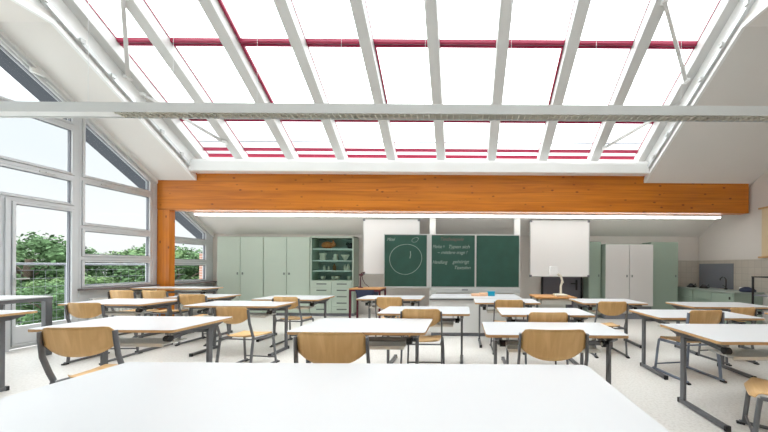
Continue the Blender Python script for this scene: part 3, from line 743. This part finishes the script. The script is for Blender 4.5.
# ------------------------------------------------------------------ tables
def rrect(x0, x1, y0, y1, r=.03, n=4):
    pts = []
    for cx_, cy_, a0 in ((x1-r,y1-r,0),(x0+r,y1-r,PI/2),(x0+r,y0+r,PI),(x1-r,y0+r,1.5*PI)):
        for k in range(n+1):
            a = a0+PI/2*k/n; pts.append((cx_+r*math.cos(a), cy_+r*math.sin(a)))
    return pts
def make_table(w, d, h, lab, cat='table', name='school_table', legy=.30, flip=1, group='student tables', loc=(0,0), rz_=0, shelf=True):
    """origin: centre of the table on the floor"""
    r = empty(name, (loc[0], loc[1], 0), rz_, label=lab, cat=cat, group=group)
    n = 20
    mb = MB(); P = rrect(-w/2, w/2, -d/2, d/2)
    nn = len(P)
    zs = [h-.026, h-.003, h]
    vs = [(x,y,z) for z in zs for x,y in P]
    fs = []; mi = []
    for L_ in range(2):
        for k in range(nn): fs.append((L_*nn+k, L_*nn+(k+1)%nn, (L_+1)*nn+(k+1)%nn, (L_+1)*nn+k)); mi.append(1 if L_ == 0 else 0)
    fs.append(tuple(range(2*nn, 3*nn))); mi.append(0); fs.append(tuple(reversed(range(nn)))); mi.append(0)
    mb.add(vs, fs, mi); mb.build('tabletop', ['laminate', 'edge'], r)
    ly = d/2*(.42)*flip                              # where the uprights stand
    lx = w/2-.10
    for s_ in (-1, 1):
        lg = MB().box(s_*lx-.014, s_*lx+.014, ly-.026, ly+.026, .045, h-.075).build('leg', 'steel', r, bevel=.005)
        mb = MB(); y0, y1 = (-d/2+.04, ly+.04) if flip > 0 else (ly-.05, d/2-.04)
        f = mb.box(s_*lx-.020, s_*lx+.020, y0, y1, .005, .045).build('foot_bar', 'steel', lg, bevel=.006)
        for yy in (y0, y1): MB().box(s_*lx-.022, s_*lx+.022, yy-.012, yy+.012, .0, .047).build('end_cap', 'black', lg, bevel=.004)
        MB().prism([(-d/2+.05, h-.055),(-d/2+.05, h-.027),(d/2-.05, h-.027),(d/2-.05, h-.055),(ly+.05,h-.085),(ly-.05,h-.085)], 'x', s_*lx-.02, s_*lx+.02).build('side_arm', 'steel', r)
        MB().bar((s_*(lx-.05), -d/2+.13, h-.105), (s_*(lx-.05), d/2-.09, h-.045), .028, .032).build('tilt_strut', 'steel', r)
        kb = MB().tube([(s_*(lx-.035), -d/2+.12, h-.108), (s_*(lx-.085), -d/2+.12, h-.108)], .029, 12).build('adjusting_knob', 'black', r)
        MB().tube([(s_*(lx-.085), -d/2+.12, h-.108), (s_*(lx-.09), -d/2+.12, h-.108)], .016, 10).build('knob_cap', 'tray', kb)
    MB().box(-lx+.017, lx-.017, ly-.015, ly+.015, h-.13, h-.09).build('cross_rail', 'steel', r, bevel=.004)
    if shelf:
        MB().box(-lx+.11, lx-.11, -d/2+.12, -d/2+.36, h-.175, h-.162).box(-lx+.11, lx-.11, -d/2+.11, -d/2+.125, h-.185, h-.155).build('book_shelf', 'tray', r)
        for s_ in (-1, 1): MB().box(s_*(lx-.115)-.008, s_*(lx-.115)+.008, -d/2+.22, -d/2+.245, h-.162, h-.027).build('shelf_bracket', 'lightsteel', r)
    return r
TZ = .745
def T(x0, x1, y0, y1, lab, h=TZ, flip=1, **k):
    return make_table(x1-x0, y1-y0, h, lab, flip=flip, loc=((x0+x1)/2, (y0+y1)/2), **k)
T(-2.03, .75, .95, 1.76, 'very wide white table closest to the viewer', flip=-1)
T(-3.95, -2.62, 2.62, 3.32, 'white table behind the wide front one, on its left')
T(-1.575, -.335, 2.58, 3.27, 'white table directly behind the middle of the wide front one', flip=-1)
T(.205, 1.455, 2.52, 3.10, 'white table behind the right part of the wide front one', flip=-1)
T(2.07, 3.34, 2.33, 3.06, 'white table cut by the right edge of the photo, nearest there')
T(-6.05, -4.70, 2.5, 3.22, 'taller white table cut by the left edge in front of the balcony door', h=.82)
T(-6.0, -4.75, 4.28, 5.0, 'white table in front of the middle window bay')
T(-4.04, -2.70, 4.17, 4.78, 'white table in the second row left of the chalkboard')
T(-1.07, .09, 3.60, 4.25, 'white table in the second row before the chalkboard middle', flip=-1)
T(.48, 1.64, 3.56, 4.18, 'white table in the second row before the right whiteboard', flip=-1)
T(2.33, 3.58, 3.42, 4.08, 'white table in the second row on the right with blue-grey framed chair')
T(4.06, 5.3, 3.28, 3.92, 'white table at the right edge behind the nearest right-hand one')
T(3.48, 4.75, 4.38, 5.0, 'white table in front of the grey-green counter')
T(1.98, 3.05, 4.75, 5.42, 'white table in the third row in front of the white-door cabinet')
T(.20, 1.27, 4.72, 5.36, 'white table in the third row beside the demonstration bench')
T(-1.90, -.75, 5.15, 5.78, 'white table in the third row beside the burgundy side table')
T(-3.66, -2.50, 5.0, 5.68, 'white table in the third row before the display cabinet')
T(-5.40, -4.45, 5.22, 5.84, 'white table in the third row before the corner cabinet')
# window benches
wb = make_table(1.55, .46, .85, 'raised white bench table standing before the timber post', name='bench_table', loc=(-6.03, 6.15), shelf=False)
ld = empty('laboratory_desk', (-6.05, 4.28, 0), label='grey-framed desk with pale top along the glazing at the left edge', cat='desk')
MB().box(-.78, .0, -1.5, 0, .845, .865).build('tabletop', 'laminate', ld, bevel=.004)
MB().box(-.78, -.0, -1.49, -.0, .795, .844).build('apron', 'steel', ld)
for x in (-.75, -.03):
    for y in (-1.45, -.04): MB().box(x-.03, x+.03, y-.035, y+.035, 0, .795).build('leg', 'steel', ld)

# ------------------------------------------------------------------ chairs
def grid_sheet(fn, nu, nv, th):
    mb = MB(); top = []; bot = []
    for j in range(nv+1):
        for i in range(nu+1):
            p, nrm = fn(i/nu, j/nv); top.append(Vector(p)+Vector(nrm)*th/2); bot.append(Vector(p)-Vector(nrm)*th/2)
    N = (nu+1)*(nv+1); fs = []
    for j in range(nv):
        for i in range(nu):
            a = j*(nu+1)+i; q = (a, a+1, a+nu+2, a+nu+1); fs.append(q); fs.append(tuple(N+k for k in reversed(q)))
    rim = [i for i in range(nu+1)] + [(j+1)*(nu+1)+nu for j in range(nv)] + [nv*(nu+1)+nu-1-i for i in range(nu)] + [(nv-1-j)*(nu+1) for j in range(nv-1)]
    for k in range(len(rim)):
        a, b_ = rim[k], rim[(k+1) % len(rim)]; fs.append((a, N+a, N+b_, b_))
    mb.add(top+bot, fs, 0, True); return mb
def make_chair(frame):
    r = empty('school_chair', (0,0,0))
    bw = .225
    def back(u, v):                            # u across, v from bottom to top
        s_ = 2*u-1
        x = s_*bw
        topcut = .035*max(0, (abs(s_)-.82)/.18)**2
        botcut = .085*abs(s_)**2.6
        z0 = .645+botcut; z1 = .868-topcut
        z = z0+(z1-z0)*v
        y = -.235-.055*(z-.64)/.2*.6 - .035*(1-s_*s_) + .0
        return (x, y, z), (.3*s_, -1, .1)
    grid_sheet(back, 18, 8, .011).build('backrest', 'ply', r)
    def seat(u, v):
        s_ = 2*u-1; t_ = 2*v-1
        w = .205+.012*t_; 
        x = s_*w*(1-.10*max(0, abs(t_)-.75)/.25*abs(s_))
        y = .205*t_ + .01 - .03*max(0, abs(s_)-.7)/.3*(1 if t_ > 0 else -1)*abs(t_)**3
        z = .450 + .014*(s_*s_) - .010*(1-t_*t_) - .05*max(0, (t_-.7)/.3)**2 + .018*max(0, (-t_-.6)/.4)**2
        return (x, y, z), (0,0,1)
    grid_sheet(seat, 14, 14, .011).build('seat', 'plyx', r)
    for s_ in (-1, 1):
        x = s_*.238
        MB().tube([(x*.975,-.272,.835),(x*.985,-.27,.78),(x,-.255,.65),(x,-.215,.52),(x*.99,-.19,.45)], .010, 8, flat=2.0).build('back_upright', frame, r)
        MB().tube([(x*.94,-.20,.435),(x*.94,0,.425),(x*.94,.16,.42)], .011, 8, flat=1.6, side=(1,0,0)).build('seat_rail', frame, r)
        MB().tube([(x*.99,-.19,.45),(x,-.205,.38),(x*1.01,-.235,.15),(x*1.01,-.245,.03)], .012, 8, flat=1.7).build('leg', frame, r)
        MB().tube([(x*.94,.16,.42),(x*.97,.175,.3),(x*1.01,.20,.03)], .012, 8, flat=1.5).build('leg', frame, r)
        rn = MB().tube([(x*1.01,-.285,.022),(x*1.01,0,.020),(x*1.01,.235,.022)], .014, 8, flat=1.2).build('runner', frame, r)
        for yy in (-.275, .225): MB().box(x*1.01-.02, x*1.01+.02, yy-.03, yy+.03, 0, .02).build('foot_cap', 'black', rn, bevel=.004)
    MB().tube([(-.235,.19,.09),(.235,.19,.09)], .010, 8, side=(0,0,1)).build('cross_bar', frame, r)
    MB().tube([(-.225,-.19,.43),(.225,-.19,.43)], .010, 8, side=(0,0,1)).build('cross_bar', frame, r)
    reg(r); return r
ca = make_chair('steel'); cbx = make_chair('steel_blue')
chairs = [  # backrest px, distance, px -> X; scale; rotation degrees; label
    (79, 2.14, 1.01, 8, 0, 'wooden chair at the left table just behind the wide front one'),
    (332, 1.95, 1.03, 0, 0, 'wooden chair centred behind the wide front table, left of the middle gap'),
    (554, 2.08, 1.03, 0, 0, 'wooden chair centred behind the wide front table, right of the middle gap'),
    (232, 3.55, .95, -6, 0, 'wooden chair pulled out at the second-row table left of the chalkboard'),
    (421.5, 3.31, .98, 0, 0, 'wooden chair at the second-row table before the chalkboard middle'),
    (548.5, 3.18, .97, 0, 0, 'wooden chair at the second-row table before the right whiteboard'),
    (85, 3.86, .95, 4, 0, 'wooden chair near the balcony door facing the middle window bay table'),
    (122, 5.25, 1.0, 0, 0, 'wooden chair at the raised window bench, the one nearer the balcony door'),
    (154.5, 5.25, 1.0, 0, 0, 'wooden chair at the raised window bench, right beside the timber post'),
    (192.5, 4.78, .98, 0, 0, 'wooden chair at the third-row table before the corner cabinet'),
    (286, 4.72, .95, -4, 0, 'wooden chair at the third-row table before the display cabinet'),
    (389.5, 4.76, .95, 0, 0, 'wooden chair at the third-row table near the burgundy side table'),
    (509.5, 4.42, .96, 0, 0, 'wooden chair at the table beside the demonstration bench'),
    (612.5, 4.28, .96, 0, 0, 'wooden chair before the table in front of the white-door cabinet'),
    (706, 3.36, .98, 8, 1, 'wooden chair with blue-grey frame turned sideways in the second row'),
    (743, 4.00, .92, 8, 0, 'wooden chair at the table before the grey-green counter'),
]
used = set()
for px, D, sc, rot, k, lab in chairs:
    src = (ca, cbx)[k]; o = src if k not in used else copy_tree(src); used.add(k)
    a = math.radians(rot); X = (px-463)*D/F
    # the backrest stands .285*sc behind the chair's centre
    o.location = (X - math.sin(a)*.27*sc, D + math.cos(a)*.27*sc, 0); o.rotation_euler = (0,0,a); o.scale = (sc,sc,sc)
    tag(o, lab, 'chair', 'student chairs')
o = copy_tree(ca); o.location = (2.42, 2.19, 0); o.rotation_euler = (0,0,math.radians(52)); o.scale = (.92,.92,.92)
tag(o, 'wooden chair turned sideways, cut off by the bottom right edge', 'chair', 'student chairs')

# ------------------------------------------------------------------ light, world, camera
w = bpy.data.worlds.new('sky'); S.world = w; w.use_nodes = True
nt = w.node_tree; bg = nt.nodes['Background']
tc = nt.nodes.new('ShaderNodeTexCoord'); nz = nt.nodes.new('ShaderNodeTexNoise'); nz.inputs['Scale'].default_value = 2.5; nz.inputs['Detail'].default_value = 4
nt.links.new(tc.outputs['Generated'], nz.inputs['Vector'])
r = nt.nodes.new('ShaderNodeValToRGB'); r.color_ramp.elements[0].position = .35; r.color_ramp.elements[1].position = .62
r.color_ramp.elements[0].color = (.90,.95,1,1); r.color_ramp.elements[1].color = (1,1,1,1)
nt.links.new(nz.outputs['Fac'], r.inputs['Fac'])
sx = nt.nodes.new('ShaderNodeSeparateXYZ'); nt.links.new(tc.outputs['Generated'], sx.inputs[0])
mr = nt.nodes.new('ShaderNodeMapRange'); mr.interpolation_type = 'SMOOTHSTEP'
mr.inputs['From Min'].default_value = .26; mr.inputs['From Max'].default_value = .50
mr.inputs['To Min'].default_value = .43; mr.inputs['To Max'].default_value = 2.5
nt.links.new(sx.outputs['Z'], mr.inputs['Value'])
nt.links.new(r.outputs['Color'], bg.inputs['Color']); nt.links.new(mr.outputs[0], bg.inputs['Strength'])
sun = bpy.data.lights.new('sun', 'SUN'); sun.energy = .6; sun.angle = math.radians(40); sun.color = (1,.97,.93)
so = bpy.data.objects.new('sun', sun); COL.objects.link(so); so.rotation_euler = (math.radians(20), math.radians(-25), 0)

cam = bpy.data.cameras.new('camera'); co = bpy.data.objects.new('camera', cam); COL.objects.link(co); S.camera = co
cam.sensor_width = 36; cam.lens = F/768*36; cam.sensor_fit = 'HORIZONTAL'
co.location = (0, 0, H); co.rotation_euler = (PI/2, 0, 0)
cam.shift_x = -(463-384)/768; cam.shift_y = (266-216)/768; cam.clip_start = .02; cam.clip_end = 400
co.rotation_euler = (Matrix.Rotation(PI/2, 3, 'X') @ Matrix.Rotation(math.radians(.35), 3, 'Z')).to_euler()

S.view_settings.view_transform = 'Standard'; S.view_settings.look = 'None'
S.view_settings.exposure = 1.3; S.view_settings.gamma = 1; S.view_settings.use_curve_mapping = False
S.cycles.max_bounces = 12; S.cycles.diffuse_bounces = 7; S.cycles.transparent_max_bounces = 16
S.cycles.use_denoising = True; S.cycles.caustics_reflective = False; S.cycles.caustics_refractive = False
